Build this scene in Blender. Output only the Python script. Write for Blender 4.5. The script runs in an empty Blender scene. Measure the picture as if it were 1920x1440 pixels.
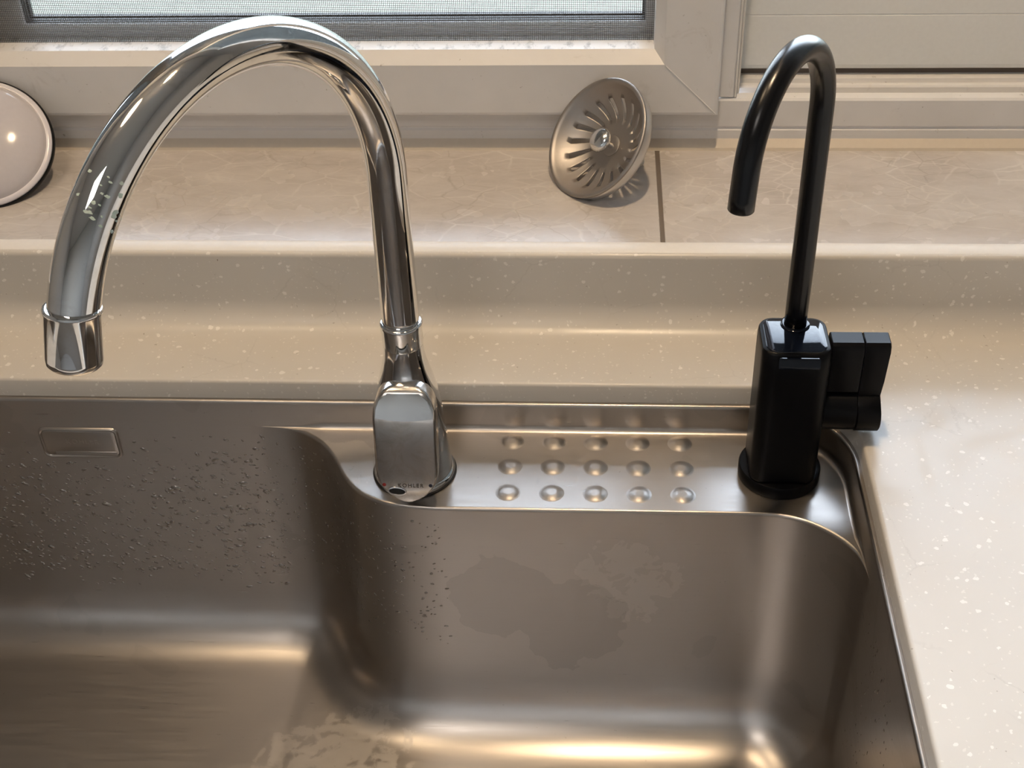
import bpy, bmesh, math, random
from mathutils import Vector, Matrix
sc = bpy.context.scene
COL = sc.collection
PI = math.pi
S = 0.001                       # everything below is laid out in millimetres

# ------------------------------------------------------------------ camera
CX = (0.99817811, 0.05356927, -0.02776310)       # right
CY = (-0.01097996, 0.61373239, 0.78943777)       # up
CZ = (0.05932872, -0.78769467, 0.61320243)       # backwards
cd = bpy.data.cameras.new('camera'); cam = bpy.data.objects.new('camera', cd); COL.objects.link(cam)
M = Matrix((CX, CY, CZ)).transposed().to_4x4()
M.translation = Vector((52.54, -697.52, 543.0)) * S
cam.matrix_world = M
cd.sensor_fit = 'HORIZONTAL'; cd.sensor_width = 36.0; cd.lens = 36.0 * 2540 / 1920
cd.clip_start = 0.01; cd.clip_end = 100
sc.camera = cam

# ------------------------------------------------------------------ sky, exposure
SKY = 17.5
LAMP = 780.0
FILL = 6.0
DOME = 13.0
sc.view_settings.view_transform = 'Standard'; sc.view_settings.look = 'None'
sc.view_settings.gamma = 1.0; sc.view_settings.use_curve_mapping = False
sc.view_settings.exposure = 0.13
w = bpy.data.worlds.new('world'); sc.world = w; w.use_nodes = True
nt = w.node_tree; nt.nodes.clear()
wo = nt.nodes.new('ShaderNodeOutputWorld'); bg = nt.nodes.new('ShaderNodeBackground')
tc = nt.nodes.new('ShaderNodeTexCoord'); sx = nt.nodes.new('ShaderNodeSeparateXYZ')
rp = nt.nodes.new('ShaderNodeValToRGB'); mr = nt.nodes.new('ShaderNodeMapRange')
nt.links.new(tc.outputs['Generated'], sx.inputs[0]); nt.links.new(sx.outputs[2], mr.inputs[0])
mr.inputs[1].default_value = -1; mr.inputs[2].default_value = 1
nt.links.new(mr.outputs[0], rp.inputs[0]); nt.links.new(rp.outputs[0], bg.inputs[0]); nt.links.new(bg.outputs[0], wo.inputs[0])
els = rp.color_ramp.elements
els[0].position = 0.0; els[0].color = (.06, .065, .06, 1)
els[1].position = 1.0; els[1].color = (.55, .62, .80, 1)
for p, c in ((.40, (.075, .085, .083)), (.485, (.10, .115, .12)), (.51, (.66, .70, .75)), (.62, (.72, .77, .86)), (.8, (.62, .70, .86))):
    e = els.new(p); e.color = c + (1,)
bg.inputs[1].default_value = SKY

# ------------------------------------------------------------------ helpers
def obj(name, verts, faces, mat, parent=None, smooth=True, sharp=35, bevel=0, bseg=2, sub=0, solid=0):
    o0 = Vector(parent['_o']) if parent and '_o' in parent else Vector((0, 0, 0))
    me = bpy.data.meshes.new(name)
    me.from_pydata([(Vector(v) - o0) * S for v in verts], [], faces)
    bm = bmesh.new(); bm.from_mesh(me)
    bmesh.ops.remove_doubles(bm, verts=bm.verts, dist=0.00001)
    bmesh.ops.dissolve_degenerate(bm, dist=0.000005, edges=bm.edges)
    bmesh.ops.recalc_face_normals(bm, faces=bm.faces)
    bm.to_mesh(me); bm.free()
    me.materials.append(mat)
    o = bpy.data.objects.new(name, me); COL.objects.link(o)
    if parent:
        o.parent = parent
        if parent.type == 'MESH':
            o.location = (0, 0, 0)
    for p in me.polygons: p.use_smooth = smooth
    if smooth and sharp < 180:
        me.set_sharp_from_angle(angle=math.radians(sharp))
    if solid:
        m = o.modifiers.new('s', 'SOLIDIFY'); m.thickness = solid * S; m.offset = 0
    if bevel:
        m = o.modifiers.new('b', 'BEVEL'); m.width = bevel * S; m.segments = bseg; m.limit_method = 'ANGLE'; m.angle_limit = math.radians(30)
        m.harden_normals = False
    if sub:
        m = o.modifiers.new('u', 'SUBSURF'); m.levels = sub; m.render_levels = sub
    return o

def thing(name, label, cat, loc, group=None):
    o = bpy.data.objects.new(name, None); COL.objects.link(o)
    o.location = Vector(loc) * S; o.empty_display_size = .01
    o['_o'] = tuple(float(c) for c in loc)
    if label: o['label'] = label
    if cat: o['category'] = cat
    if group: o['group'] = group
    return o

def carry(child, parent):       # lets a sub-part hang below a part mesh
    child['_o'] = parent['_o'] if '_o' in parent else (0., 0., 0.)
    return child

def struct(o):
    o['kind'] = 'structure'; return o

def box(x0, x1, y0, y1, z0, z1):
    v = [(x, y, z) for x in (x0, x1) for y in (y0, y1) for z in (z0, z1)]
    f = [(0, 1, 3, 2), (4, 6, 7, 5), (0, 4, 5, 1), (2, 3, 7, 6), (0, 2, 6, 4), (1, 5, 7, 3)]
    return v, f

def merge(*parts):
    V, F = [], []
    for v, f in parts:
        n = len(V); V += list(v); F += [tuple(i + n for i in q) for q in f]
    return V, F

def grid(loops, closed_u=True, cap0=False, cap1=False, closed_v=False):
    n = len(loops[0]); V = [p for l in loops for p in l]; F = []
    m = len(loops)
    for j in range(m if closed_v else m - 1):
        a = j * n; b = ((j + 1) % m) * n
        for i in range(n if closed_u else n - 1):
            k = (i + 1) % n
            F.append((a + i, a + k, b + k, b + i))
    if cap0: F.append(tuple(range(n)))
    if cap1: F.append(tuple(reversed([(m - 1) * n + i for i in range(n)])))
    return V, F

def frame_of(n):
    n = Vector(n).normalized()
    a = Vector((0, 0, 1)).cross(n)
    if a.length < 1e-4: a = Vector((1, 0, 0))
    a.normalize(); b = n.cross(a)
    return a, b, n

def lathe(profile, c, n=(0, 0, 1), seg=64, cap0=True, cap1=True):
    a, b, n = frame_of(n); c = Vector(c)
    loops = []
    for r, h in profile:
        loops.append([c + n * h + (a * math.cos(t) + b * math.sin(t)) * r for t in (2 * PI * i / seg for i in range(seg))])
    return grid(loops, True, cap0, cap1)

def tube(path, radii, seg=40, cap=True):
    P = [Vector(p) for p in path]; loops = []
    if not hasattr(radii, '__len__'): radii = [radii] * len(P)
    up = None
    for i, p in enumerate(P):
        t = (P[min(i + 1, len(P) - 1)] - P[max(i - 1, 0)]).normalized()
        if up is None:
            up = Vector((1, 0, 0)) if abs(t.x) < .9 else Vector((0, 1, 0))
        up = (up - t * up.dot(t)).normalized(); s = t.cross(up)
        loops.append([p + (up * math.cos(a) + s * math.sin(a)) * radii[i] for a in (2 * PI * k / seg for k in range(seg))])
    return grid(loops, True, cap, cap)

def rrect(w, d, r, n=8, cx=0, cy=0):
    out = []
    for (sx_, sy_, a0) in ((1, 1, 0), (-1, 1, PI / 2), (-1, -1, PI), (1, -1, 1.5 * PI)):
        for k in range(n + 1):
            a = a0 + PI / 2 * k / n
            out.append((cx + sx_ * (w / 2 - r) + r * math.cos(a), cy + sy_ * (d / 2 - r) + r * math.sin(a)))
    return out

def arc_path(bx, by, z0, z1, r, ph, ta, tail, n=64, ns=14):
    u = Vector((math.cos(ph), math.sin(ph), 0)); up = Vector((0, 0, 1))
    P = [Vector((bx, by, z0 + (z1 - z0) * k / ns)) for k in range(ns)]
    c = Vector((bx, by, z1)) + u * r
    for k in range(n + 1):
        t = ta * k / n
        P.append(c - u * r * math.cos(t) + up * r * math.sin(t))
    tan = (u * math.sin(ta) + up * math.cos(ta)).normalized()
    e = P[-1]
    for k in (1, 2, 3): P.append(e + tan * tail * k / 3)
    return P, tan

def catmull(pts, n=8):
    out = []
    P = [pts[0]] + list(pts) + [pts[-1]]
    for i in range(1, len(P) - 2):
        p0, p1, p2, p3 = [Vector(q) for q in P[i - 1:i + 3]]
        for k in range(n):
            t = k / n
            out.append(.5 * ((2 * p1) + (-p0 + p2) * t + (2 * p0 - 5 * p1 + 4 * p2 - p3) * t * t + (-p0 + 3 * p1 - 3 * p2 + p3) * t ** 3))
    out.append(Vector(pts[-1])); return out

def resample(pts, n):
    pts = [Vector(p) for p in pts]; L = [0]
    for a, b in zip(pts, pts[1:]): L.append(L[-1] + (b - a).length)
    out = []; j = 0
    for i in range(n):
        s = L[-1] * i / (n - 1)
        while j < len(L) - 2 and L[j + 1] < s: j += 1
        d = L[j + 1] - L[j]
        out.append(pts[j].lerp(pts[j + 1], 0 if d == 0 else min(1, (s - L[j]) / d)))
    return out

# ------------------------------------------------------------------ materials
class N:
    def __init__(s, name):
        s.m = bpy.data.materials.new(name); s.m.use_nodes = True
        s.t = s.m.node_tree; s.b = s.t.nodes['Principled BSDF']; s.out = s.t.nodes['Material Output']
        s.g = s.t.nodes.new('ShaderNodeNewGeometry'); s.pos = s.g.outputs['Position']
    def new(s, k, **kw):
        n = s.t.nodes.new(k)
        for a, b in kw.items(): setattr(n, a, b)
        return n
    def link(s, a, b): s.t.links.new(a, b)
    def mapping(s, scale, vec=None, rot=(0, 0, 0)):
        m = s.new('ShaderNodeMapping'); m.inputs['Scale'].default_value = scale; m.inputs['Rotation'].default_value = rot
        s.link(vec or s.pos, m.inputs[0]); return m.outputs[0]
    def noise(s, scale, detail=3, rough=.5, vec=None, dist=0, out='Fac'):
        n = s.new('ShaderNodeTexNoise'); n.inputs['Scale'].default_value = scale; n.inputs['Detail'].default_value = detail
        n.inputs['Roughness'].default_value = rough; n.inputs['Distortion'].default_value = dist
        s.link(vec or s.pos, n.inputs['Vector']); return n.outputs[out]
    def vor(s, scale, vec=None, feature='F1', out='Distance', rand=1):
        n = s.new('ShaderNodeTexVoronoi', feature=feature); n.inputs['Scale'].default_value = scale
        n.inputs['Randomness'].default_value = rand
        s.link(vec or s.pos, n.inputs['Vector']); return n.outputs[out]
    def ramp(s, fac, stops, interp='LINEAR'):
        r = s.new('ShaderNodeValToRGB'); r.color_ramp.interpolation = interp
        e = r.color_ramp.elements
        for i, (p, c) in enumerate(stops):
            if i > 1: e.new(p)
            e[i].position = p
            e[i].color = tuple(c) + (1,) if hasattr(c, '__len__') else (c, c, c, 1)
        s.link(fac, r.inputs[0]); return r.outputs[0]
    def mix(s, fac, a, b, mode='MIX'):
        m = s.new('ShaderNodeMix', data_type='RGBA', blend_type=mode)
        for i, v in ((0, fac), (6, a), (7, b)):
            if isinstance(v, (int, float)): m.inputs[i].default_value = v if i == 0 else (v, v, v, 1)
            elif isinstance(v, tuple): m.inputs[i].default_value = v + (1,)
            else: s.link(v, m.inputs[i])
        return m.outputs[2]
    def math(s, op, a, b=0., c=None):
        m = s.new('ShaderNodeMath', operation=op)
        for i, v in enumerate((a, b, c)):
            if v is None: continue
            if isinstance(v, (int, float)): m.inputs[i].default_value = v
            else: s.link(v, m.inputs[i])
        return m.outputs[0]
    def bump(s, h, strength=.3, dist=.0005):
        b = s.new('ShaderNodeBump'); b.inputs['Strength'].default_value = strength; b.inputs['Distance'].default_value = dist
        s.link(h, b.inputs['Height']); s.link(b.outputs[0], s.b.inputs['Normal']); return b.outputs[0]
    def set(s, **kw):
        names = dict(color='Base Color', rough='Roughness', metal='Metallic', coat='Coat Weight', coatr='Coat Roughness',
                     spec='Specular IOR Level', trans='Transmission Weight', ior='IOR', aniso='Anisotropic', emis='Emission Color', emiss='Emission Strength', sss='Subsurface Weight')
        for k, v in kw.items():
            i = s.b.inputs[names[k]]
            if isinstance(v, (int, float)): i.default_value = v
            elif isinstance(v, tuple): i.default_value = v + (1,)
            else: s.link(v, i)
        return s

def mat_plain(name, color, rough=.5, metal=0, **kw):
    n = N(name); nz = n.noise(300, 2); c = n.mix(nz, tuple(x * .96 for x in color), tuple(min(1, x * 1.03) for x in color))
    n.set(color=c, rough=rough, metal=metal, **kw); return n.m

def mat_plastic_frame():
    n = N('white_pvc')
    big = n.noise(14, 4, .6)
    c = n.mix(n.ramp(big, [(.35, 0), (.7, 1)]), (.74, .725, .715), (.80, .785, .78))
    fine = n.noise(170, 3, .6); d = n.ramp(fine, [(.70, 0), (.76, 1)])
    sm = n.ramp(n.noise(38, 5, .7, dist=.6), [(.62, 0), (.72, 1)])
    c = n.mix(n.math('MULTIPLY', sm, .25), c, (.45, .41, .37))
    c = n.mix(n.math('MULTIPLY', d, .55), c, (.22, .18, .15))
    n.set(color=c, rough=.38); n.bump(n.noise(90, 3), .05, .0004); return n.m

def mat_lip():
    n = N('white_pvc_dusty')
    c = n.mix(n.ramp(n.noise(120, 4, .7, vec=n.mapping((1, .5, .5))), [(.52, 0), (.66, 1)]), (.74, .73, .72), (.42, .41, .40))
    n.set(color=c, rough=.4); return n.m

def mat_counter():
    n = N('speckled_counter')
    warp = n.noise(260, 2, out='Color')
    wv = n.new('ShaderNodeVectorMath', operation='MULTIPLY_ADD'); n.link(warp, wv.inputs[0]); wv.inputs[1].default_value = (.004, .004, .004); n.link(n.pos, wv.inputs[2])
    c0 = n.mix(n.noise(9, 4, .6), (.605, .565, .51), (.675, .635, .58))
    def chips(scale, thr, soft, dens):
        d = n.vor(scale, vec=wv.outputs[0]); col = n.vor(scale, vec=wv.outputs[0], out='Color')
        sep = n.new('ShaderNodeSeparateColor'); n.link(col, sep.inputs[0])
        keep = n.math('LESS_THAN', sep.outputs[0], dens)
        size = n.math('MULTIPLY_ADD', sep.outputs[1], thr * .7, thr * .4)
        m = n.math('LESS_THAN', d, size)
        return n.math('MULTIPLY', m, keep)
    a = chips(170, .26, 0, .30); b = chips(330, .28, 0, .42); k = chips(240, .14, 0, .12)
    c = n.mix(n.math('MULTIPLY', b, .55), c0, (.80, .76, .70))
    c = n.mix(n.math('MULTIPLY', a, .8), c, (.86, .82, .77))
    c = n.mix(n.math('MULTIPLY', k, .55), c, (.30, .25, .20))
    # dried water outlines and rings
    rg = n.vor(17, vec=wv.outputs[0], feature='DISTANCE_TO_EDGE')
    ring = n.math('MULTIPLY', n.ramp(rg, [(.0, 1), (.012, 0)]), n.ramp(n.noise(12, 3), [(.53, 0), (.62, 1)]))
    c = n.mix(n.math('MULTIPLY', ring, .18), c, (.35, .32, .28))
    dirt = n.math('MULTIPLY', n.ramp(n.noise(230, 2, vec=n.mapping((1, 1.4, 1))), [(.775, 0), (.79, 1)]), n.ramp(n.noise(9, 2), [(.5, 0), (.55, 1)]))
    c = n.mix(n.math('MULTIPLY', dirt, .7), c, (.16, .11, .07))
    wet = n.ramp(n.noise(16, 4, .6, dist=1.), [(.5, 0), (.56, 1)])
    n.set(color=c, rough=n.mix(wet, .30, .40), spec=.5)
    n.bump(n.noise(40, 4, .6), .08, .0006); return n.m

def mat_marble():
    n = N('grey_marble')
    v = n.mapping((1, 1.6, 1), rot=(0, 0, .5))
    d = n.noise(7, 6, .7, vec=v, dist=.2)
    base = n.ramp(d, [(.3, (.43, .385, .355)), (.5, (.52, .48, .455)), (.7, (.60, .57, .55))])
    cl = n.ramp(n.noise(1, 7, .75, vec=n.mapping((30, 85, 40), rot=(0, 0, .5)), dist=.15), [(.34, 0), (.70, 1)])
    c = n.mix(n.math('MULTIPLY', cl, .6), base, (.65, .61, .58))
    def veins(scale, wid, warp_s, amt, r):
        wn = n.noise(warp_s, 4, .6, out='Color')
        wv = n.new('ShaderNodeVectorMath', operation='MULTIPLY_ADD'); n.link(wn, wv.inputs[0]); wv.inputs[1].default_value = (amt,) * 3; n.link(n.mapping((1, 1.8, 1), rot=(0, 0, r)), wv.inputs[2])
        e = n.vor(scale, vec=wv.outputs[0], feature='DISTANCE_TO_EDGE')
        return n.ramp(e, [(0, 1), (wid, 0)])
    m1 = n.math('MULTIPLY', veins(22, .03, 26, .011, .6), n.ramp(n.noise(18, 3), [(.42, 0), (.6, 1)]))
    m2 = n.math('MULTIPLY', veins(48, .05, 60, .005, -.5), n.ramp(n.noise(25, 3), [(.45, 0), (.62, 1)]))
    m3 = n.math('MULTIPLY', veins(30, .022, 30, .010, 1.9), n.ramp(n.noise(13, 3), [(.5, 0), (.6, 1)]))
    c = n.mix(n.math('MULTIPLY', m1, .5), c, (.78, .75, .71))
    c = n.mix(n.math('MULTIPLY', m2, .5), c, (.70, .66, .61))
    c = n.mix(n.math('MULTIPLY', m3, .35), c, (.30, .245, .20))
    n.set(color=c, rough=n.ramp(n.noise(30, 3), [(.3, .2), (.7, .3)])); return n.m

def mat_steel(name='brushed_steel', col=(.455, .42, .388), r0=.27, r1=.38, stains=True, aniso=.55):
    n = N(name)
    sp0 = n.new('ShaderNodeSeparateXYZ'); n.link(n.pos, sp0.inputs[0])
    sn0 = n.new('ShaderNodeSeparateXYZ'); n.link(n.g.outputs['True Normal'], sn0.inputs[0])
    sw = n.new('ShaderNodeCombineXYZ'); n.link(sp0.outputs[1], sw.inputs[0]); n.link(sp0.outputs[0], sw.inputs[1]); n.link(sp0.outputs[2], sw.inputs[2])
    vm = n.new('ShaderNodeMix', data_type='VECTOR'); n.link(n.math('GREATER_THAN', n.math('ABSOLUTE', sn0.outputs[0]), .8), vm.inputs[0]); n.link(n.pos, vm.inputs[4]); n.link(sw.outputs[0], vm.inputs[5])
    vv = vm.outputs[1]
    br = n.noise(1.0, 3, .6, vec=n.mapping((45, 1500, 1500), vec=vv))
    br2 = n.noise(1.0, 2, .5, vec=n.mapping((18, 500, 500), vec=vv))
    bb = n.math('ADD', n.math('MULTIPLY', br, .6), n.math('MULTIPLY', br2, .4))
    c = n.mix(bb, tuple(x * .95 for x in col), tuple(min(1, x * 1.05) for x in col))
    rough = n.ramp(bb, [(.3, r0), (.7, r1)])
    if stains:
        def blob(cx, cy, cz, rad):
            d = n.new('ShaderNodeVectorMath', operation='DISTANCE'); n.link(n.pos, d.inputs[0]); d.inputs[1].default_value = (cx * S, cy * S, cz * S)
            return n.ramp(n.math('DIVIDE', d.outputs['Value'], rad * S), [(.45, 1), (1.0, 0)])
        nz = n.noise(75, 5, .65, dist=.5)
        area = blob(72, -82, -88, 42)
        for q in ((98, -82, -95, 26), (80, -82, -120, 26), (-110, -122, -238, 62), (-150, -130, -238, 50), (-112, -40, -36, 40)):
            area = n.math('MAXIMUM', area, blob(*q))
        s1 = n.ramp(n.math('MULTIPLY', nz, n.math('POWER', area, .5)), [(.43, 0), (.45, 1)])
        c = n.mix(n.math('MULTIPLY', s1, .32), c, (.62, .585, .55))
        rough = n.math('ADD', n.math('MULTIPLY', s1, .08), rough)
        wt = n.math('ADD', n.math('MAXIMUM', blob(-5, -82, -115, 50), blob(40, -82, -140, 55)), n.math('MULTIPLY_ADD', n.noise(38, 3), 1.4, -.7))
        wt = n.ramp(wt, [(.5, 0), (.515, 1)])
        st2 = n.ramp(n.noise(11, 3, .5, dist=.5), [(.60, 0), (.606, 1)])
        wt = n.math('MAXIMUM', wt, n.math('MULTIPLY', st2, .6))
        c = n.mix(n.math('MULTIPLY', wt, .13), c, (.10, .09, .08))
        sp = n.ramp(n.noise(420, 2), [(.74, 0), (.78, 1)])
        c = n.mix(n.math('MULTIPLY', sp, .35), c, (.25, .22, .19))
    n.set(color=c, rough=rough, metal=1., aniso=aniso)
    cr = n.new('ShaderNodeVectorMath', operation='CROSS_PRODUCT'); n.link(n.g.outputs['Normal'], cr.inputs[0]); cr.inputs[1].default_value = (1, .08, .02)
    n.link(cr.outputs[0], n.b.inputs['Tangent'])
    n.bump(bb, .02, .0002); return n.m

def mat_chrome(smudge=0.):
    n = N('chrome_smudged' if smudge else 'chrome')
    if smudge:
        sm = n.noise(55, 5, .7, dist=.8)
        n.set(color=n.mix(n.ramp(sm, [(.45, 0), (.7, 1)]), (.70, .68, .66), (.50, .47, .44)), rough=n.ramp(sm, [(.4, .13), (.75, .30)]), metal=1.)
    else:
        sm = n.noise(75, 4, .65, dist=.6)
        n.set(color=n.mix(n.ramp(sm, [(.55, 0), (.75, 1)]), (.80, .80, .80), (.68, .67, .65)), rough=n.ramp(sm, [(.5, .035), (.8, .12)]), metal=1.)
    return n.m

def mat_glass(name, tint=(1, 1, 1), rough=0.):
    n = N(name); t = n.t
    tr = n.new('ShaderNodeBsdfTransparent'); gl = n.new('ShaderNodeBsdfGlossy'); mx = n.new('ShaderNodeMixShader')
    fr = n.new('ShaderNodeFresnel'); fr.inputs[0].default_value = 1.45
    # dusty streaks on the pane
    du = n.new('ShaderNodeBsdfDiffuse'); du.inputs[0].default_value = (.8, .85, .85, 1)
    m2 = n.new('ShaderNodeMixShader')
    f = n.math('MULTIPLY', n.ramp(n.noise(90, 4, .7, vec=n.mapping((1, 1, 3))), [(.45, 0), (.7, 1)]), .16)
    tr.inputs[0].default_value = tint + (1,); gl.inputs[1].default_value = rough
    n.link(fr.outputs[0], mx.inputs[0]); n.link(tr.outputs[0], mx.inputs[1]); n.link(gl.outputs[0], mx.inputs[2])
    n.link(f, m2.inputs[0]); n.link(mx.outputs[0], m2.inputs[1]); n.link(du.outputs[0], m2.inputs[2])
    n.link(m2.outputs[0], n.out.inputs[0]); return n.m

def mat_verdigris():
    n = N('limescale')
    n.set(color=n.mix(n.noise(400, 3), (.45, .62, .55), (.62, .66, .62)), rough=.6); return n.m

PVC = mat_plastic_frame(); LIP = mat_lip(); COUNTER = mat_counter(); MARBLE = mat_marble()
STEEL = mat_steel(); CHROME = mat_chrome(); CHROME_D = mat_chrome(1)
BLACK = mat_plain('matte_black_metal', (.003, .003, .004), .24, spec=.4)
BLACK_SATIN = mat_plain('satin_black', (.003, .003, .004), .36, spec=.12)
BLACK_GLOSS = mat_plain('gloss_black_panel', (.006, .008, .014), .05, spec=.28)
RUBBER = mat_plain('black_rubber', (.012, .012, .012), .55)
CAULK = mat_plain('cream_caulk', (.70, .62, .52), .5)
SILICONE = mat_plain('white_silicone', (.82, .79, .75), .4)
GROUT = mat_plain('brown_grout', (.17, .14, .115), .8)
GLASS = mat_glass('window_glass', (.96, .985, .98))
WIRE = mat_plain('screen_wire', (.075, .065, .055), .55)
PANEL = mat_plain('white_panel', (.80, .81, .80), .45)
WALL = mat_plain('painted_wall', (.60, .60, .60), .8)
WALLD = mat_plain('dim_wall', (.46, .46, .455), .7)
CEIL = mat_plain('white_ceiling', (.66, .64, .62), .85)
FLOORM = mat_plain('floor_tiles', (.34, .32, .30), .5)

# ------------------------------------------------------------------ room shell
def sbox(name, b, mat): return struct(obj(name, *box(*b), mat, smooth=False))
sbox('floor', (-1800, 1800, -2300, 330, -880, -860), FLOORM)
sbox('ceiling', (-1800, 1800, -2300, 330, 1500, 1520), CEIL)
sbox('wall_left', (-1820, -1800, -2300, 330, -860, 1500), WALL)
sbox('wall_right', (1800, 1820, -2300, 330, -860, 1500), WALL)
sbox('wall_front', (-1800, 1800, -2320, -2300, -860, 1500), WALLD)
v = merge(box(-1800, -900, 220, 330, -860, 1500), box(900, 1800, 220, 330, -860, 1500), box(-900, 900, 220, 330, 1150, 1500), box(-900, 900, 220, 330, -860, 40))
struct(obj('wall_back', *v, WALL, smooth=False))

# stone window sill: two tiles with a dark joint between them
struct(obj('trim_1', *box(-900, 97.2, 79.5, 222, 43, 58), MARBLE, bevel=.6))
struct(obj('trim_2', *box(100.2, 900, 79.5, 222, 43, 58), MARBLE, bevel=.6))
struct(obj('trim_3', *box(97.2, 100.2, 80, 222, 44, 57.5), GROUT, smooth=False))

def extrude_x(prof, x0, x1):
    L = [[(x, y, z) for y, z in prof] for x in (x0, x1)]
    return grid(L, True, True, True)
# window base frame with its caulk bead
struct(obj('trim_4', *extrude_x([(216, 50), (216, 72), (217.2, 73.2), (217.2, 74.5), (216, 75.6), (216, 95.6), (217.4, 97.2), (225, 97.6), (225, 90), (262, 88), (262, 50)], -900, 900), PVC, smooth=False))
struct(obj('trim_5', *extrude_x([(210.5, 57.9), (211.2, 60), (216.1, 65.4), (216.1, 57.9)], -900, 900), CAULK, smooth=False))

# ------------------------------------------------------------------ left window: tilted sash with an insect screen
w1 = struct(thing('window_1', None, None, (-380, 216, 90)))
def ring_frame(prof, x0, x1, z0, z1):      # prof: (inset, y); mitred rectangle
    L = []
    for d, y in prof:
        L.append([(x0 + d, y, z0 + d), (x1 - d, y, z0 + d), (x1 - d, y, z1 - d), (x0 + d, y, z1 - d)])
    return grid(L, True, False, False)
obj('sash_frame', *ring_frame([(0, 217), (0, 205), (1.2, 203.4), (3, 203), (40, 203), (47, 214.6)], -880, 141, 90, 1120), PVC, w1, smooth=False)
obj('sash_lip', *ring_frame([(47, 214.6), (47.3, 229.5), (46, 262)], -880, 141, 90, 1120), LIP, w1, smooth=False)
# mitre weld bead at the lower right corner
def mitre():
    out = []
    for k in range(13):
        t = k / 12; d = 2 + 37 * t
        out.append(Vector((141 - d, 202.9, 90 + d)))
    return tube(out, .45, 8)
obj('mitre_weld', *mitre(), PVC, w1)
IF = [(40, 240), (54, 238.5), (58, 239.5), (60.2, 242), (60.2, 243.6), (56, 244), (56, 258)]
obj('inner_frame', *merge(ring_frame(IF, -432, 148, 86, 1120), ring_frame(IF, -880, -452, 86, 1120), box(-496, -388, 240, 256, 137, 1070)), PVC, w1, sharp=50)
GK = [(57, 243.9), (60.6, 244), (60.9, 246.2), (59.4, 246.5), (59.4, 247.5), (61.2, 247.8), (61.2, 250.2), (60, 250.6), (60, 251.8), (62, 252.2), (62, 256.4), (58, 258)]
obj('gasket', *merge(ring_frame(GK, -432, 148, 86, 1120), ring_frame(GK, -880, -452, 86, 1120)), RUBBER, w1, sharp=30)
obj('glass_pane', *merge(box(-373, 89, 256.5, 257.5, 146, 1061), box(-819, -511, 256.5, 257.5, 146, 1061)), GLASS, w1, smooth=False)
# the screen: woven wires 1.35 mm apart
V = []; F = []
def addbox(b):
    v, f = box(*b); n = len(V); V.extend(v); F.extend([tuple(i + n for i in q) for q in f])
x = -832.; r_ = .14
while x < 94: addbox((x - r_, x + r_, 229, 229.28, 137, 1072)); x += 1.4
z = 137.6
while z < 1072: addbox((-833, 94, 229.05, 229.35, z - r_, z + r_)); z += 1.4
obj('insect_screen', V, F, WIRE, w1, smooth=False)

# ------------------------------------------------------------------ right window: sliding sash behind a track
w2 = struct(thing('window_2', None, None, (520, 240, 97)))
obj('stile', *box(141.3, 153.2, 216.5, 262, 98, 1140), PVC, w2, smooth=True, bevel=1)
obj('stile_ridge', *merge(box(153.2, 154.8, 217, 262, 98, 1140), box(155.6, 157.4, 224, 262, 95, 1140)), SILICONE, w2, smooth=True, bevel=.3)
obj('track', *extrude_x([(238, 85), (238, 95.6), (239, 96.8), (243, 97), (244, 94.5), (248, 94.5), (248.6, 97.8), (251, 98), (262, 98), (262, 85)], 157, 900), PVC, w2, smooth=False)
obj('track_shadow_gap', *box(157, 900, 258, 261, 97, 108), mat_plain('gap_shade_brown', (.16, .13, .11), .8), w2, smooth=False)  # dark strip painting the shade in the slot under the panel
obj('sliding_panel', *extrude_x([(254, 103.5), (253, 104.5), (252.6, 107), (253.5, 144.5), (254, 145.2), (253.5, 146), (254.5, 195), (262, 197), (262, 103.5)], 158, 900), PANEL, w2, smooth=False)
obj('glass_pane', *box(158, 900, 259, 260, 197, 1140), GLASS, w2, smooth=False)
obj('head_rail', *box(141.3, 900, 216.5, 262, 1140, 1152), PVC, w2, smooth=False)
sbox('trim_6', (880, 902, 216, 262, 58, 1150), PVC)

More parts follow.
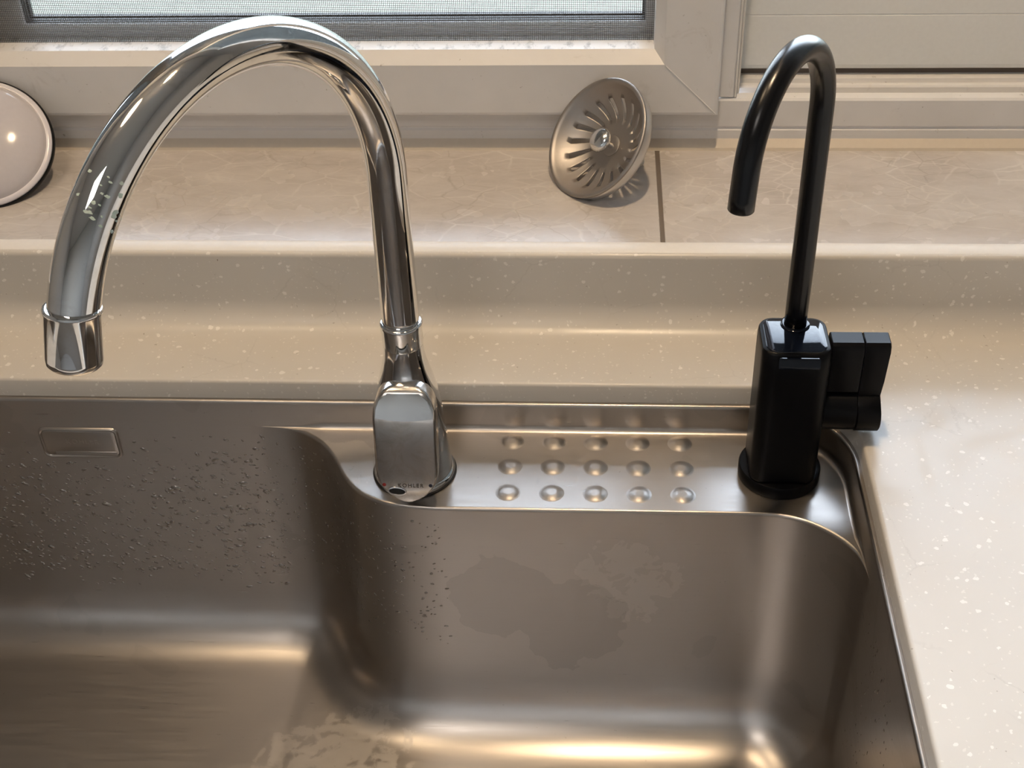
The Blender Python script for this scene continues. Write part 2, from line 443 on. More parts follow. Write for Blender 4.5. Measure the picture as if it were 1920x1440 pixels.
# ------------------------------------------------------------------ counter with sink cut-out, cove and splash
def hole(off=0.):               # counter cut-out, clockwise from the back left
    P = []
    x0, x1, y0, y1 = -560 + off, 218 - off, -440 + off, 0 - off
    def corner(cx, cy, r, a0, a1, n):
        for k in range(n + 1):
            a = a0 + (a1 - a0) * k / n; P.append((cx + r * math.cos(a), cy + r * math.sin(a)))
    corner(x0 + 55, y1 - 55, 55, PI, PI / 2, 12)
    corner(x1 - 55, y1 - 55, 55, PI / 2, 0, 24)
    corner(x1 - 45, y0 + 45, 45, 0, -PI / 2, 12)
    corner(x0 + 45, y0 + 45, 45, -PI / 2, -PI, 12)
    return P
def build_counter():
    bm = bmesh.new()
    prof = [(0, -14.6), (0, -2.2), (-.5, -.9), (-1.4, -.2), (-2.6, 0)]
    loops = [[bm.verts.new((Vector((p[0], p[1], z)) * S)) for p in hole(o)] for o, z in prof]
    n = len(loops[0])
    for a, b in zip(loops, loops[1:]):
        for i in range(n): bm.faces.new((a[i], a[(i + 1) % n], b[(i + 1) % n], b[i]))
    ie = [bm.edges.get((loops[-1][i], loops[-1][(i + 1) % n])) for i in range(n)]
    oc = [(-900, -498), (900, -498), (900, 46), (-900, 46)]
    ov = [bm.verts.new((x * S, y * S, 0)) for x, y in oc]
    oe = [bm.edges.new((ov[i], ov[(i + 1) % 4])) for i in range(4)]
    bmesh.ops.triangle_fill(bm, edges=ie + oe, use_beauty=True)
    # cove and splash
    cs = [(46, 0)]
    for k in range(1, 13):
        a = PI / 2 * k / 12; cs.append((46 + 20 * math.sin(a), 20 - 20 * math.cos(a)))
    cs += [(66, 54.5), (66.4, 56.2), (67.4, 57.3), (69, 57.8), (78.8, 58.0), (79, 40), (79, -14)]
    prev = [ov[3], ov[2]]
    for y, z in cs[1:]:
        cur = [bm.verts.new((-900 * S, y * S, z * S)), bm.verts.new((900 * S, y * S, z * S))]
        bm.faces.new((prev[0], prev[1], cur[1], cur[0])); prev = cur
    fr = [(-500, -2), (-500, -40), (-485, -40), (-485, -14.6)]
    prev = [ov[0], ov[1]]
    for y, z in fr:
        cur = [bm.verts.new((-900 * S, y * S, z * S)), bm.verts.new((900 * S, y * S, z * S))]
        bm.faces.new((prev[0], prev[1], cur[1], cur[0])); prev = cur
    bmesh.ops.recalc_face_normals(bm, faces=bm.faces)
    me = bpy.data.meshes.new('countertop'); bm.to_mesh(me); bm.free(); me.materials.append(COUNTER)
    for p in me.polygons: p.use_smooth = True
    me.set_sharp_from_angle(angle=math.radians(40))
    o = bpy.data.objects.new('countertop', me); COL.objects.link(o)
    o['label'] = 'beige speckled countertop with upstand running around the steel sink'; o['category'] = 'countertop'
    return o
build_counter()
# white silicone line at the stone sill, widened to paint the upstand's lit top
def bead():
    prof = [(69.2, 57.75), (69.8, 58.2), (77, 58.7), (80.6, 58.7), (81.8, 58.05)]
    rnd = random.Random(3); L = []
    for k in range(181):
        x = -900 + k * 10; j = rnd.uniform(-.25, .35)
        L.append([(x, y + (j if i == 4 else 0), z) for i, (y, z) in enumerate(prof)])
    return grid(L, False)
struct(obj('trim_7', *bead(), SILICONE))

# ------------------------------------------------------------------ sink
sink = thing('kitchen_sink', 'brushed stainless steel undermount sink with dimpled faucet ledge and wet walls', 'sink', (-170, -220, -240))
NL = 200
O1 = [Vector((-505 + (320) * k / 40, -1)) for k in range(41)]
B1 = [p.copy() for p in O1]
Oa = [(-185, -1), (162, -1)] + [(162 + 55 * math.sin(a), -56 + 55 * math.cos(a)) for a in (PI / 2 * k / 24 for k in range(1, 25))] + [(217, -141)]
Ba = catmull([(-185, -1), (-166, -2.0), (-146, -6.5), (-129, -17.5), (-117, -33), (-106.5, -53), (-94, -68), (-76, -77), (-50, -80.6), (-20, -81.2)], 8)
Ba += [Vector((x, -81.2)) for x in (0, 40, 80, 120)] + [Vector((157 + 60 * math.sin(a), -141.2 + 60 * math.cos(a))) for a in (PI / 2 * k / 24 for k in range(0, 25))]
O2 = resample(Oa, NL); B2 = resample(Ba, NL)
R3 = [Vector((217, -141 - 255 * k / 20)) for k in range(1, 21)]
def cor(cx, cy, r, a0, a1, n=12): return [Vector((cx + r * math.cos(a0 + (a1 - a0) * k / n), cy + r * math.sin(a0 + (a1 - a0) * k / n))) for k in range(n + 1)]
R3 += cor(172, -396, 43, 0, -PI / 2)
R3 += [Vector((172 - 686 * k / 30, -439)) for k in range(1, 30)]
R3 += cor(-514, -394, 45, -PI / 2, -PI) + [Vector((-559, -394 + 338 * k / 12)) for k in range(1, 12)] + cor(-505, -55, 54, PI, PI / 2)[:-1]
O = O1 + O2[1:] + R3; B = B1 + B2[1:] + R3
NS = len(O)
def normals(P):
    out = []
    for i in range(len(P)):
        t = P[(i + 1) % len(P)] - P[i - 1]
        t = t.normalized() if t.length else Vector((1, 0))
        out.append(Vector((t.y, -t.x)))        # inward for the clockwise path
    return out
nO = normals(O); nB = normals(B)
for _ in range(3):
    nB = [(nB[i - 1] + nB[i] * 2 + nB[(i + 1) % NS]).normalized() for i in range(NS)]
def L(fn): return [fn(i) for i in range(NS)]
def P3(p, z): return (p.x, p.y, z)
loops = []
for off, z in ((-14, -14.8), (.3, -14.8), (1.2, -15.1), (1.9, -15.9), (2.2, -17.2), (2.4, -24)):
    loops.append(L(lambda i: P3(O[i] + nO[i] * off, z)))
Oi = [O[i] + nO[i] * 2.5 for i in range(NS)]
Bi = []
for i in range(NS):
    d = (B[i] - O[i]).length
    k = max(0., 1 - d / 8.)
    Bi.append(B[i] + (nO[i] * 2.5) * k)
def seg(i):
    v = Bi[i] - Oi[i]; d = v.length
    return (v / d if d > 1e-6 else Vector((0, 0))), d
ZL = -36.
for a in range(0, 7):
    ang = PI / 2 * a / 6
    def fn(i):
        t, d = seg(i); r = min(4.5, d * .4)
        return P3(Oi[i] + t * r * (1 - math.cos(ang)), ZL + 4.5 * (1 - math.sin(ang)) * (r / 4.5) + 0)
    loops.append(L(fn))
for f_ in (.01, .04, .35, .65, .96, .99):
    def fn(i):
        t, d = seg(i); r = min(4.5, d * .4); e = min(2.2, d * .3)
        return P3(Oi[i] + t * (r + (d - r - e) * f_), ZL)
    loops.append(L(fn))
for a in range(0, 6):
    ang = PI / 2 * a / 5
    def fn(i):
        t, d = seg(i); e = min(2.2, d * .3)
        return P3(Bi[i] - t * e * (1 - math.sin(ang)), ZL - e * (1 - math.cos(ang)) - .02 * a)
    loops.append(L(fn))
ZF = -236.; RF = 41.
base = [Bi[i] + nB[i] * (2.0 + RF) for i in range(NS)]
i0, i1 = len(O1) - 14, len(O1) + 110
for _ in range(70):            # soften the inset curve where the wall turns
    nb = list(base)
    for i in range(i0, i1): nb[i] = (base[i - 1] + base[i] * 2 + base[i + 1]) / 4
    base = nb
def inset(i, off): return Bi[i] + (base[i] - Bi[i]) * (off / (2.0 + RF))
for k in range(1, 9):
    t = k / 8
    loops.append(L(lambda i: P3(inset(i, 2.0 * t), -39 + (ZF + RF + 39) * t)))
for a in range(1, 13):
    ang = PI / 2 * a / 12
    loops.append(L(lambda i: P3(inset(i, 2.0 + RF * (1 - math.cos(ang))), ZF + RF * (1 - math.sin(ang)))))
FC = Vector((-170, -240))
for k in range(1, 9):
    t = k / 9
    loops.append(L(lambda i: P3(base[i].lerp(FC, t), ZF - 6 * t)))
# keep the outward-facing path from folding where the ledge vanishes
V, F = grid(loops, True, False, False)
V.append((FC.x, FC.y, ZF - 6.5)); c_ = len(V) - 1; m0 = (len(loops) - 1) * NS
for i in range(NS): F.append((m0 + i, m0 + (i + 1) % NS, c_))
basin = obj('basin', V, F, STEEL, sink, sharp=180)
wn_ = basin.modifiers.new('w', 'WEIGHTED_NORMAL'); wn_.mode = 'FACE_AREA'; wn_.weight = 60
# pressed dimples on the ledge, five by three
def dimple(cx, cy):
    R_ = 7.3; h = 1.25; prof = []
    for k in range(0, 13):
        r = R_ * k / 12; s_ = (R_ * R_ + h * h) / (2 * h)
        prof.append((max(r, .001), min(h * .86, math.sqrt(s_ * s_ - r * r) - (s_ - h))))
    prof[-1] = (R_, .10); prof.append((R_ + .5, .03)); prof.append((R_ + 1.0, -.05))
    return lathe(prof, (cx, cy, ZL), seg=40, cap0=False, cap1=False)
for j in range(3):
    for i in range(5):
        o = obj('raised_dimple', *dimple(0 + 27.5 * i, -15.8 - 24.8 * j), STEEL, sink, sharp=180)
# overflow cover sunk into the back wall
def overflow():
    def lp(g, y):
        pts = []
        x0, x1, z0, z1, sl = -325.5 + g, -271.5 - g, -64.5 + g, -40 - g, 3.
        r = max(1., 4 - g * .6)
        for (cx, cz, a0) in ((x1 - r, z1 - r, 0), (x0 + r, z1 - r, PI / 2), (x0 + r, z0 + r, PI), (x1 - r, z0 + r, 1.5 * PI)):
            for k in range(7):
                a = a0 + PI / 2 * k / 6
                pts.append((cx + r * math.cos(a), y, cz + r * math.sin(a)))
        return pts
    return lp
lp = overflow()
YB = -4.4
rim = obj('overflow_rim', *grid([lp(-.9, YB + .9), lp(-.4, YB - .5), lp(.4, YB - .9), lp(1.2, YB - .3), lp(1.6, YB + .6)], True), STEEL, sink, sharp=60)
obj('overflow_cover', *grid([lp(1.5, YB + .9), lp(1.6, YB - .05), lp(2.2, YB - .35)], True, False, True), STEEL, sink, sharp=50)
obj('overflow_slot', *merge(box(-318, -274, YB - .62, YB + .5, -62.6, -59.4)), mat_steel('darker_steel', (.42, .39, .36), .3, .4, False), sink, bevel=.5)

def text_mesh(name, s, size, M4, mat, parent, ext=.15):
    cu = bpy.data.curves.new(name, 'FONT'); cu.body = s; cu.size = size * S; cu.extrude = ext * S; cu.align_x = 'CENTER'; cu.align_y = 'CENTER'; cu.space_character = 1.25
    tmp = bpy.data.objects.new(name + '_t', cu); COL.objects.link(tmp)
    dg = bpy.context.evaluated_depsgraph_get()
    me = bpy.data.meshes.new_from_object(tmp.evaluated_get(dg)); bpy.data.objects.remove(tmp)
    me.transform(M4); me.materials.clear(); me.materials.append(mat)
    o0 = Vector(parent['_o']) * S
    me.transform(Matrix.Translation(-o0))
    o = bpy.data.objects.new(name, me); COL.objects.link(o); o.parent = parent
    return o
def plane_matrix(c, xa, n):
    xa = Vector(xa).normalized(); n = Vector(n).normalized(); ya = n.cross(xa).normalized()
    m = Matrix((xa, ya, n)).transposed().to_4x4(); m.translation = Vector(c) * S; return m
text_mesh('lettering', 'KOHLER', 5.2, plane_matrix((-297, YB - .42, -51), (1, 0, 0), (0, -1, 0)), STEEL, sink, .12)

# water droplets clinging to the walls (nobody could count them)
def droplets():
    rnd = random.Random(11); V = []; F = []
    def drop(c, n, along, r, el, h):
        a = Vector(along); n = Vector(n); b = n.cross(a)
        rings = [(1, 0), (.88, .42), (.6, .8), (.3, .96)]
        k0 = len(V); sg = 10
        for rr, hh in rings:
            for q in range(sg):
                t = 2 * PI * q / sg
                V.append(tuple(Vector(c) + a * (math.cos(t) * r * el * rr) + b * (math.sin(t) * r * rr) + n * (hh * h)))
        V.append(tuple(Vector(c) + n * h)); top = len(V) - 1
        for j in range(3):
            for q in range(sg):
                F.append((k0 + j * sg + q, k0 + j * sg + (q + 1) % sg, k0 + (j + 1) * sg + (q + 1) % sg, k0 + (j + 1) * sg + q))
        for q in range(sg): F.append((k0 + 3 * sg + q, k0 + 3 * sg + (q + 1) % sg, top))
    for _ in range(1500):
        x = rnd.uniform(-420, -150); z = -60 - 115 * rnd.random() ** .9
        if rnd.random() < .3: z = rnd.uniform(-44, -190)
        if -332 < x < -265 and z > -70: continue
        y = -1 - 2.5 - 2.0 * (-39 - z) / 157 + .05
        r = rnd.choice([.45, .6, .7, .9, 1.2]) * rnd.uniform(.8, 1.2)
        if rnd.random() < .05: r *= 1.7
        an = rnd.gauss(-.35, .45)
        drop((x, y, z), (0, -1, 0), (math.cos(an), 0, math.sin(an)), r, rnd.uniform(1.2, 2.4), r * .42)
    # the curved wall beside the ledge and the wall under it
    idx = [i for i in range(len(O1) + 5, len(O1) + 75)]
    for _ in range(420):
        i = rnd.choice(idx); z = rnd.uniform(-48, -160)
        t = (-39 - z) / 157
        p = Bi[i] + nB[i] * (2.0 * t - .05)
        tn = Vector((-nB[i].y, nB[i].x))
        r = rnd.choice([.4, .5, .65, .9]) * rnd.uniform(.8, 1.2)
        an = rnd.gauss(-.5, .5)
        al = Vector((-tn.x * math.cos(an), -tn.y * math.cos(an), math.sin(an)))
        drop((p.x, p.y, z), (nB[i].x, nB[i].y, 0), al, r, rnd.uniform(1.1, 2.2), r * .4)
    # right wall
    for _ in range(260):
        y = rnd.uniform(-150, -330); z = rnd.uniform(-45, -190)
        x = 214.5 - 2 * (-39 - z) / 157 + .05
        r = rnd.choice([.4, .5, .7]) * rnd.uniform(.8, 1.2)
        drop((x, y, z), (-1, 0, 0), (0, .15, -1), r, rnd.uniform(1.5, 3.2), r * .4)
    return V, F
wm = N('water'); wm.set(color=(1., 1., 1.), rough=.0, trans=1.0, ior=1.33)
DROPM = mat_steel('wet_steel', (.34, .315, .29), .22, .32, False, .3)
dr = obj('water_droplets', *droplets(), DROPM, None, sharp=180)
dr['kind'] = 'stuff'; dr['label'] = 'small water droplets clinging to the inner walls of the steel sink'; dr['category'] = 'water'

# ------------------------------------------------------------------ chrome faucet
fc = thing('kitchen_faucet', 'chrome gooseneck kitchen faucet with a front lever on the sink ledge', 'faucet', (-61, -46, -36))
bx, by = -61.3, -45.5
body = [(25.6, -36), (26.2, -34.8), (26.2, -32.6), (25.4, -31.6), (24.4, -31.2), (24.2, -29), (23.6, -20), (22.4, -5), (21.5, 8), (20.4, 20), (18.6, 32), (16.4, 42), (14.2, 50), (12.7, 57), (12.2, 62), (12.15, 66)]
obj('faucet_body', *lathe(body, (bx, by, 0), seg=72), CHROME, fc, sharp=60)
obj('base_gasket', *lathe([(26.6, -36), (27.0, -35.2), (26.4, -34.6)], (bx, by, 0), seg=72), RUBBER, fc)
obj('collar', *lathe([(12.0, 65), (12.2, 66.4), (12.35, 66.6), (12.35, 79), (12.7, 80), (12.7, 81), (12.2, 81.8), (11.2, 82)], (bx, by, 0), seg=64), CHROME, fc, sharp=50)
P, tan = arc_path(-61.5, -44.6, 78, 180.3, 112.3, 4.2, 2.9, .5)
spout = obj('spout', *tube(P, 11.3, 56), CHROME, fc, sharp=180)
e = P[-1]
obj('aerator', *lathe([(10.5, -1.2), (12.3, -1.0), (12.7, -.2), (12.7, .8), (12.3, 1.6), (12.3, 22.5), (11.9, 25), (10.8, 26.2), (9.6, 26.2), (9.4, 24)], e - tan * 14, tan, 64), CHROME, fc, sharp=45)
def smear():          # green-white limescale smear round the outer bend
    rnd = random.Random(5); V = []; F = []
    for _ in range(26):
        k = rnd.randint(64, 67); u0 = rnd.random(); p = P[k].lerp(P[k + 1], u0); t = (P[k + 1] - P[k - 1]).normalized()
        a = rnd.gauss(.25, .55)
        u = Vector(CX); u = (u - t * u.dot(t)).normalized(); v_ = Vector(CZ); v_ = (v_ - t * v_.dot(t)).normalized()
        d = (u * math.sin(a + .5) + v_ * math.cos(a + .5)).normalized()
        c = p + d * 11.33; s_ = t.cross(d)
        r = rnd.uniform(.25, .9) * (1.5 if a > .4 else 1); n0 = len(V); el = rnd.uniform(1, 2.0)
        for q in range(12):
            an = 2 * PI * q / 12; rr = r * rnd.uniform(.6, 1.15)
            w_ = c + s_ * (math.cos(an) * rr * el) + t * (math.sin(an) * rr)
            ax = (w_ - p); ax -= t * ax.dot(t)
            V.append(w_ - ax + ax.normalized() * 11.34)
        V.append(p + d * 11.42); m_ = len(V) - 1
        for q in range(12): F.append((n0 + q, n0 + (q + 1) % 12, m_))
    return V, F
o = obj('limescale_marks', *smear(), mat_verdigris(), fc, sharp=180); o['kind'] = 'stuff'; o['label'] = 'pale green limescale smear'
# lever: shell that covers the front of the body, rounded at top and bottom
LX = -60.2
def lever():
    loops = []
    st = [(47.5, -62.0, 4., -57.), (46.8, -65.5, 9.5, -57.), (44.5, -68.2, 13.8, -57.), (41, -70.4, 16.6, -57.), (37, -72.2, 18.2, -58.), (33, -73.8, 18.9, -59), (28, -75.6, 19.2, -61), (10, -79, 19.2, -66), (-5, -81.8, 19.2, -71), (-9, -82.5, 18.9, -72.5), (-13, -83.2, 18.0, -74), (-16.5, -83.9, 16.5, -75.5), (-19.8, -84.5, 14.2, -77), (-22.5, -85., 11.4, -78.5), (-24.6, -85.4, 8.2, -80), (-26, -85.7, 4.8, -81), (-26.5, -85.8, 2., -82)]
    for z, yf, hw, yb in st:
        d = (yb - yf); r = min(2.2, hw * .5, d * .45)
        loops.append([(LX + px, (yf + yb) / 2 + py, z) for px, py in rrect(2 * hw, d, r, 4)])
    return grid(loops, True, True, True)
lev = obj('lever', *lever(), CHROME_D, fc, sharp=50)
lev['_o'] = fc['_o']
def on_lever(dx, z, lift=.0):
    st = [(28, -75.6), (10, -79), (-9, -82.5), (-13, -83.2), (-16.5, -83.9), (-19.8, -84.5), (-22.5, -85.), (-24.6, -85.4)]
    for (z1, y1), (z2, y2) in zip(st, st[1:]):
        if z2 <= z <= z1:
            return Vector((LX + dx, y1 + (y2 - y1) * (z1 - z) / (z1 - z2) - lift, z))
ln = Vector((0, -1, .19)).normalized()
lv = on_lever
def disc(c, n, rx, rz, h, xa=(1, 0, 0), seg=32):
    xa = Vector(xa).normalized(); n = Vector(n).normalized(); ya = n.cross(xa)
    L0 = []
    for s_, hh in ((1, -.3), (1, h * .6), (.9, h)):
        L0.append([Vector(c) + xa * (math.cos(t) * rx * s_) + ya * (math.sin(t) * rz * s_) + n * hh for t in (2 * PI * k / seg for k in range(seg))])
    return grid(L0, True, True, True)
o = obj('hot_dot', *disc(lv(-14.4, -14.5), ln, 1.15, 1.15, .12), mat_plain('red_enamel', (.28, .02, .015), .3), lev); o['label'] = 'red hot-water dot'
o = obj('cold_dot', *disc(lv(14.2, -14.8), ln, 1.15, 1.15, .12), mat_plain('navy_enamel', (.01, .012, .03), .3), lev); o['label'] = 'dark blue cold-water dot'
xt = Vector((1, 0, -.12)).normalized()
def ring(c, n, rx, rz, w_, xa, seg=40):
    xa = Vector(xa).normalized(); n = Vector(n).normalized(); ya = n.cross(xa); L0 = []
    for s_, hh in ((w_, -.2), (w_ * .8, .28), (0, .4), (-w_ * .3, -.1)):
        L0.append([Vector(c) + xa * (math.cos(t) * (rx + s_)) + ya * (math.sin(t) * (rz + s_)) + n * hh for t in (2 * PI * k / seg for k in range(seg))])
    return grid(L0, True)
obj('oval_ring', *ring(lv(-6.6, -18.8, .25), ln, 5.0, 2.3, .9, xt), CHROME, lev)
obj('dark_oval', *disc(lv(-6.6, -18.8, .2), ln, 4.9, 2.2, .15, xt), RUBBER, lev)  # flat black oval disc inside the chrome ring
text_mesh('lettering', 'KOHLER', 3.6, plane_matrix(lv(1.8, -15.0, .12), (1, 0, 0), ln), mat_plain('engraving', (.09, .08, .07), .6), lev, .05)
# concave polished recess under the arch of the lever
def recess():
    L0 = []
    for z, y, hw in ((45.2, -68.4, 9.5), (41.5, -71.0, 14.6), (36.5, -73.2, 16.6), (31.5, -75.1, 17.1)):
        L0.append([(LX + hw * (k / 10 - 1) , y - .35 + 1.6 * (1 - abs(k / 10 - 1)) * (0 if z > 44 or z < 32 else .5), z - 2.2 * (1 - ((k / 10 - 1) ** 2)) * (1 if z < 32 else 0)) for k in range(21)])
    return grid(L0, False)
obj('lever_facet', *recess(), CHROME, lev, sharp=180)

# ------------------------------------------------------------------ black faucet
bf = thing('water_filter_faucet', 'black gooseneck filter faucet with square body beside the right sink corner', 'faucet', (171.5, -43, -36))
X0, Y0 = 171.3, -43.
obj('base_ring', *lathe([(25.2, -36), (25.6, -35), (25.6, -28.5), (25.0, -27.4), (23.6, -27.0)], (X0, Y0, 0), seg=72), BLACK_SATIN, bf, sharp=45)
def rr_loop(w_, d, r, z, cx=X0, cy=Y0, n=8): return [(x, y, z) for x, y in rrect(w_, d, r, n, cx, cy)]
def fbody():
    L0 = []
    for z, g in ((-27.2, .8), (-26.4, .2), (-25, 0), (0, 0), (30, 0), (57, 0)):
        L0.append(rr_loop(41 - 2 * g, 41 - 2 * g, 9 - g, z))
    # top: the front leans back in a chamfer
    for z, g, cut in ((62, 0, .6), (66, .1, 1.6), (69.4, .4, 2.8), (70.8, 1.0, 3.8), (71.2, 1.9, 4.8)):
        lp_ = []
        for x, y, _ in rr_loop(41 - 2 * g, 41 - 2 * g, 9 - g * .6, 0):
            f_ = max(0, (Y0 - 6 - y) / 14.5); lp_.append((x, y + cut * f_ * .9, z))
        L0.append(lp_)
    return grid(L0, True, True, True)
obj('faucet_body', *fbody(), BLACK_SATIN, bf, sharp=35)
tp = []
for g, z in ((0, 71.0), (.1, 71.5), (.7, 71.75)):
    tp.append([(x, y + (1.9 if y < Y0 - 8 else 0), z) for x, y, _ in rr_loop(35.4 - 2 * g, 35.4 - 2 * g, 6.5, 0)])
obj('top_panel', *grid(tp, True, True, True), BLACK_GLOSS, bf, sharp=35)
nd = Vector((0, -1, .38)).normalized()
o = obj('indicator_window', *grid([[(X0 + 1 + px, -63.15 + q * -.2 + py * .36, 66.2 + py) for px, py in rrect(24 - k_, 6.4 - k_, 1.2, 3)] for k_, q in ((0, -2), (0, 1.6), (.7, 2.4))], True, True, True), BLACK_GLOSS, bf, sharp=40)
RX, RY = 172.6, -31.
P2, tan2 = arc_path(RX, RY, 71, 213, 48.5, 4.2, 3.0, 19.5)
rs_ = [6.65] * len(P2)
P2 = P2[:-1] + [P2[-1] - tan2 * .5, P2[-1]]; rs_ = rs_ + [6.1]
obj('spout', *tube(P2, rs_, 44), BLACK, bf, sharp=180)
obj('spout_seat', *lathe([(8.8, 71.2), (8.8, 72.2), (8.2, 72.6), (7.0, 72.6)], (RX, RY, 0), seg=48), BLACK_GLOSS, bf, sharp=40)
obj('nozzle', *lathe([(6.0, -1.5), (6.3, 0), (5.8, .5), (5., .5), (4.8, -3)], P2[-1], tan2, 40), RUBBER, bf)
# side handle: barrel plus blade
AX = (190.5, -43, 20)
obj('valve_barrel', *lathe([(14.6, -2), (14.8, 0), (14.8, 20.6), (14.2, 21.2)], AX, (1, 0, 0), 56), BLACK_SATIN, bf, sharp=40)
def hnd(x0, x1, low):
    prof = []
    r = 15.2; cy, cz = -43, 19.6
    if low:
        for k in range(41):
            a = math.radians(62) - math.radians(304) * k / 40
            prof.append((cy + r * math.cos(a), cz + r * math.sin(a)))
        # waist up to the blade
        prof += [(-50.6, 38), (-51.0, 44), (-51.2, 66), (-50.4, 69.6), (-48.6, 71.2), (-38, 71.2), (-35.9, 69.6), (-35.2, 66), (-35.2, 44), (-35.8, 38)]
    else:
        prof = [(-50.8, 36.2), (-51.2, 66), (-50.4, 69.6), (-48.6, 71.2), (-38, 71.2), (-35.9, 69.6), (-35.2, 66), (-35.2, 36.2)]
    L0 = [[(x, y, z) for y, z in prof] for x in (x0, x0 + .5, x1 - .5, x1)]
    for k, l in enumerate(L0):
        if k in (0, 3): L0[k] = [(x, cy + (y - cy) * .965, 45 + (z - 45) * .985) for x, y, z in l]
    if low:
        # the outer face waves in at the waist
        L0[2] = [(x - 1.3 * math.exp(-((z - 34) / 11.) ** 2) + (.3 if z > 60 else 0), y, z) for x, y, z in L0[2]]
        L0[3] = [(x - 1.3 * math.exp(-((z - 34) / 11.) ** 2) + (.3 if z > 60 else 0), y, z) for x, y, z in L0[3]]
    return grid(L0, True, True, True)
hd = obj('handle', *hnd(211.6, 226.2, True), BLACK_SATIN, bf, sharp=35); hd['_o'] = bf['_o']
obj('handle_blade', *hnd(192.4, 211.2, False), BLACK_SATIN, hd, sharp=35)

# ------------------------------------------------------------------ strainer basket leaning on the frame
SN = Vector((-.65, -.44, .62)).normalized(); SC = Vector((53.3, 163.4, 93.4))
sb = thing('sink_strainer', 'round slotted metal sink strainer leaning against the white window frame', 'strainer', (53, 150, 58))
STR = mat_steel('worn_steel', (.42, .39, .365), .42, .55, False, 0.)
def basket():
    a, b, n = frame_of(SN); A = 216
    rings = [(39.6, -9), (41.5, -6.5), (42.6, -2), (43.2, -.6), (44.0, 0), (44.3, -.5), (44.0, .3), (43.0, .5), (41.8, 0), (40.6, -1.5), (39.2, -3.4), (36.5, -6.4), (33.5, -9.2), (31, -11.2), (28, -13.2), (25, -14.8), (22, -16), (20, -16.6), (16, -17.0), (9, -17.0), (3.5, -17.0)]
    rings = rings[3:]
    V = []; F = []
    for j, (r, h) in enumerate(rings):
        for i in range(A):
            t = 2 * PI * i / A + (-.16 * ((33.5 - r) / 13.) if 18 < r < 33.5 else (-.16 if r <= 18 else 0))
            V.append(SC + n * h + (a * math.cos(t) + b * math.sin(t)) * r)
    for j in range(len(rings) - 1):
        r = (rings[j][0] + rings[j + 1][0]) / 2
        for i in range(A):
            k = i % 12
            open_ = (20.5 < r < 34.2 and k in (0, 1, 2, 3))
            if open_: continue
            F.append((j * A + i, j * A + (i + 1) % A, (j + 1) * A + (i + 1) % A, (j + 1) * A + i))
    return V, F
obj('basket', *basket(), STR, sb, sharp=180, solid=.8)
obj('outer_band', *lathe([(43.6, -.8), (43.9, -3), (43.6, -6.5), (42.8, -9), (41.6, -9.3), (42.2, -6), (42.6, -1)], SC, SN, 96, False, False), mat_steel('rim_steel', (.66, .64, .62), .3, .4, False, 0.), sb, sharp=60)
obj('hub_washer', *lathe([(7.6, -17), (7.6, -16.2), (7., -15.9), (3, -15.9)], SC, SN, 40), STR, sb, sharp=40)
obj('post', *lathe([(2.2, -17), (2.0, -7)], SC, SN, 24), CHROME, sb)
kn = [(2.2, -8.2), (6., -7.6), (8.2, -6.2), (9.0, -4.4), (8.7, -2.8), (7.2, -1.2), (4.6, -.2), (2, .15), (.2, .2)]
obj('knob', *lathe(kn, SC, SN, 44), mat_plain('satin_chrome', (.86, .86, .86), .16, 1.), sb, sharp=180)
obj('stem', *lathe([(3.0, -17.5), (3.0, -44), (4.6, -44.4), (4.6, -49), (3.8, -50)], SC, SN, 28), mat_plain('white_stub', (.6, .58, .54), .4), sb, sharp=40)

# ------------------------------------------------------------------ domed disc at the left edge
DN = Vector((.23, -.59, .77)).normalized(); DC = Vector((-390.2, 158.4, 91.3))
dm = thing('domed_lid', 'glossy pale domed disc with thin black rim leaning at the left window frame', 'lid', (-385, 130, 58))
a_, b_, _ = frame_of(DN)
RD = 46.; 
dp = [(RD * 1.0, 0.)]
for k in range(1, 17):
    r = RD * math.cos(PI / 2 * k / 16); dp.append((max(.05, r), 13 * math.sin(PI / 2 * k / 16) ** 1.0))
shell = mat_plain('pearl_glaze', (.62, .59, .62), .12, coat=.6)
DC2 = DC + DN * 0
obj('dome', *lathe([(45.6, -1), (46.4, 0), (46.2, 1.2)] + [(max(.05, 45.2 * math.cos(PI / 2 * k / 18)), 1.2 + 15 * math.sin(PI / 2 * k / 18)) for k in range(1, 19)], DC2, DN, 96, True, False), shell, dm, sharp=180)
obj('pale_rim', *lathe([(45.2, 1.6), (47.2, 1.9), (49.2, .9), (49.8, -.6), (46, -1.2)], DC2, DN, 96, False, False), mat_plain('lilac_white_rim', (.74, .72, .78), .2), dm, sharp=180)
obj('black_rim', *lathe([(47, -5.2), (50.4, -4.8), (51.4, -3.2), (51.2, -1.4), (50.2, -.4), (48, -.2)], DC2, DN, 96, True, False), BLACK, dm, sharp=180)

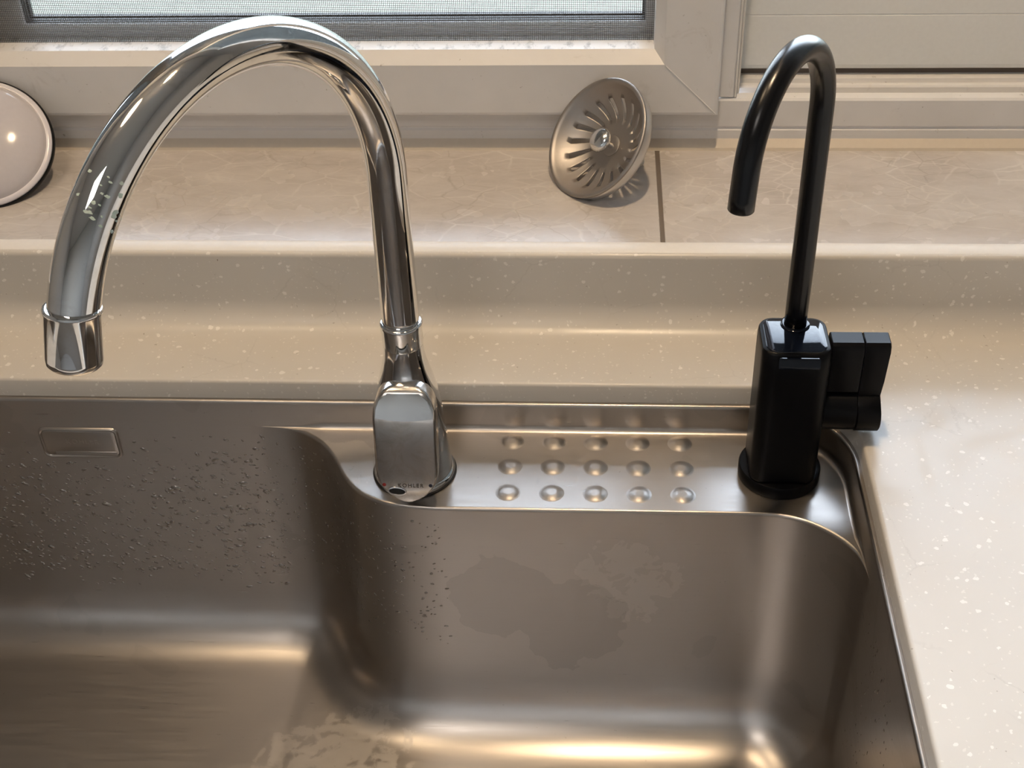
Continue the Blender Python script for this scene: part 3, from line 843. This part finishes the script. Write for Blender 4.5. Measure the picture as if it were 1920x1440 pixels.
# ------------------------------------------------------------------ ceiling lamp over the sink (outside the frame, it casts the faucet shadows)
lm = thing('pendant_lamp', 'warm pendant lamp hanging above the sink', 'lamp', (92, -70, 1500))
LZ = 1170
obj('canopy', *lathe([(40, 1499.5), (40, 1490), (6, 1484)], (92, -70, 0), seg=32), PVC, lm)
obj('cord', *lathe([(2.5, 1486), (2.5, LZ + 60)], (92, -70, 0), seg=12), RUBBER, lm)
obj('shade', *lathe([(12, LZ + 62), (44, LZ + 50), (46, LZ + 8), (45, LZ + 8), (43, LZ + 48), (11, LZ + 60)], (92, -70, 0), seg=40, cap0=False, cap1=False), PVC, lm)
em = N('warm_bulb'); em.set(color=(1., .8, .6), emis=(1., .75, .48), emiss=LAMP)
obj('bulb', *lathe([(6, LZ + 42), (20, LZ + 34), (26, LZ + 22), (22, LZ + 11), (12, LZ + 6), (.1, LZ + 4)], (92, -70, 0), seg=28), em.m, lm)

cl = thing('fill_panel', 'flat square fill light added on the unseen ceiling behind the camera', 'lamp', (-350, -1250, 1500))  # added fill panel, out of view, brightens surfaces that face the camera
obj('fill_frame', *grid([[( -350 + px, -1250 + py, z) for px, py in rrect(520 - g, 520 - g, 20, 4)] for g, z in ((0, 1500), (0, 1478), (20, 1474), (30, 1480))], True), PVC, cl)
em2 = N('fill_diffuser'); em2.set(color=(1., .9, .8), emis=(1., .92, .86), emiss=FILL)
obj('diffuser', *grid([[( -350 + px, -1250 + py, z) for px, py in rrect(490, 490, 15, 4)] for z in (1484, 1480)], True, True, True), em2.m, cl)

dl = thing('dome_lamp', 'round warm dome lamp on the ceiling to the left of the pendant', 'lamp', (-480, -160, 1500))
obj('lamp_base', *lathe([(165, 1500), (165, 1488), (150, 1484)], (-480, -160, 0), seg=48), PVC, dl)
em3 = N('dome_diffuser'); em3.set(color=(1., .85, .65), emis=(1., .75, .48), emiss=DOME)
obj('diffuser', *lathe([(150, 1486), (140, 1468), (105, 1452), (55, 1444), (.1, 1442)], (-480, -160, 0), seg=48), em3.m, dl)

for o in list(bpy.data.objects):
    if '_o' in o: del o['_o']
# daylight portals in the two window openings
for nm, x0, x1 in (('portal_left', -830, 95), ('portal_right', 160, 890)):
    ld = bpy.data.lights.new(nm, 'AREA'); ld.shape = 'RECTANGLE'; ld.size = (x1 - x0) * S; ld.size_y = .93
    ld.cycles.is_portal = True
    lo = bpy.data.objects.new(nm, ld); COL.objects.link(lo)
    lo.location = Vector(((x0 + x1) / 2, 275, 620)) * S; lo.rotation_euler = (-PI / 2, 0, 0)
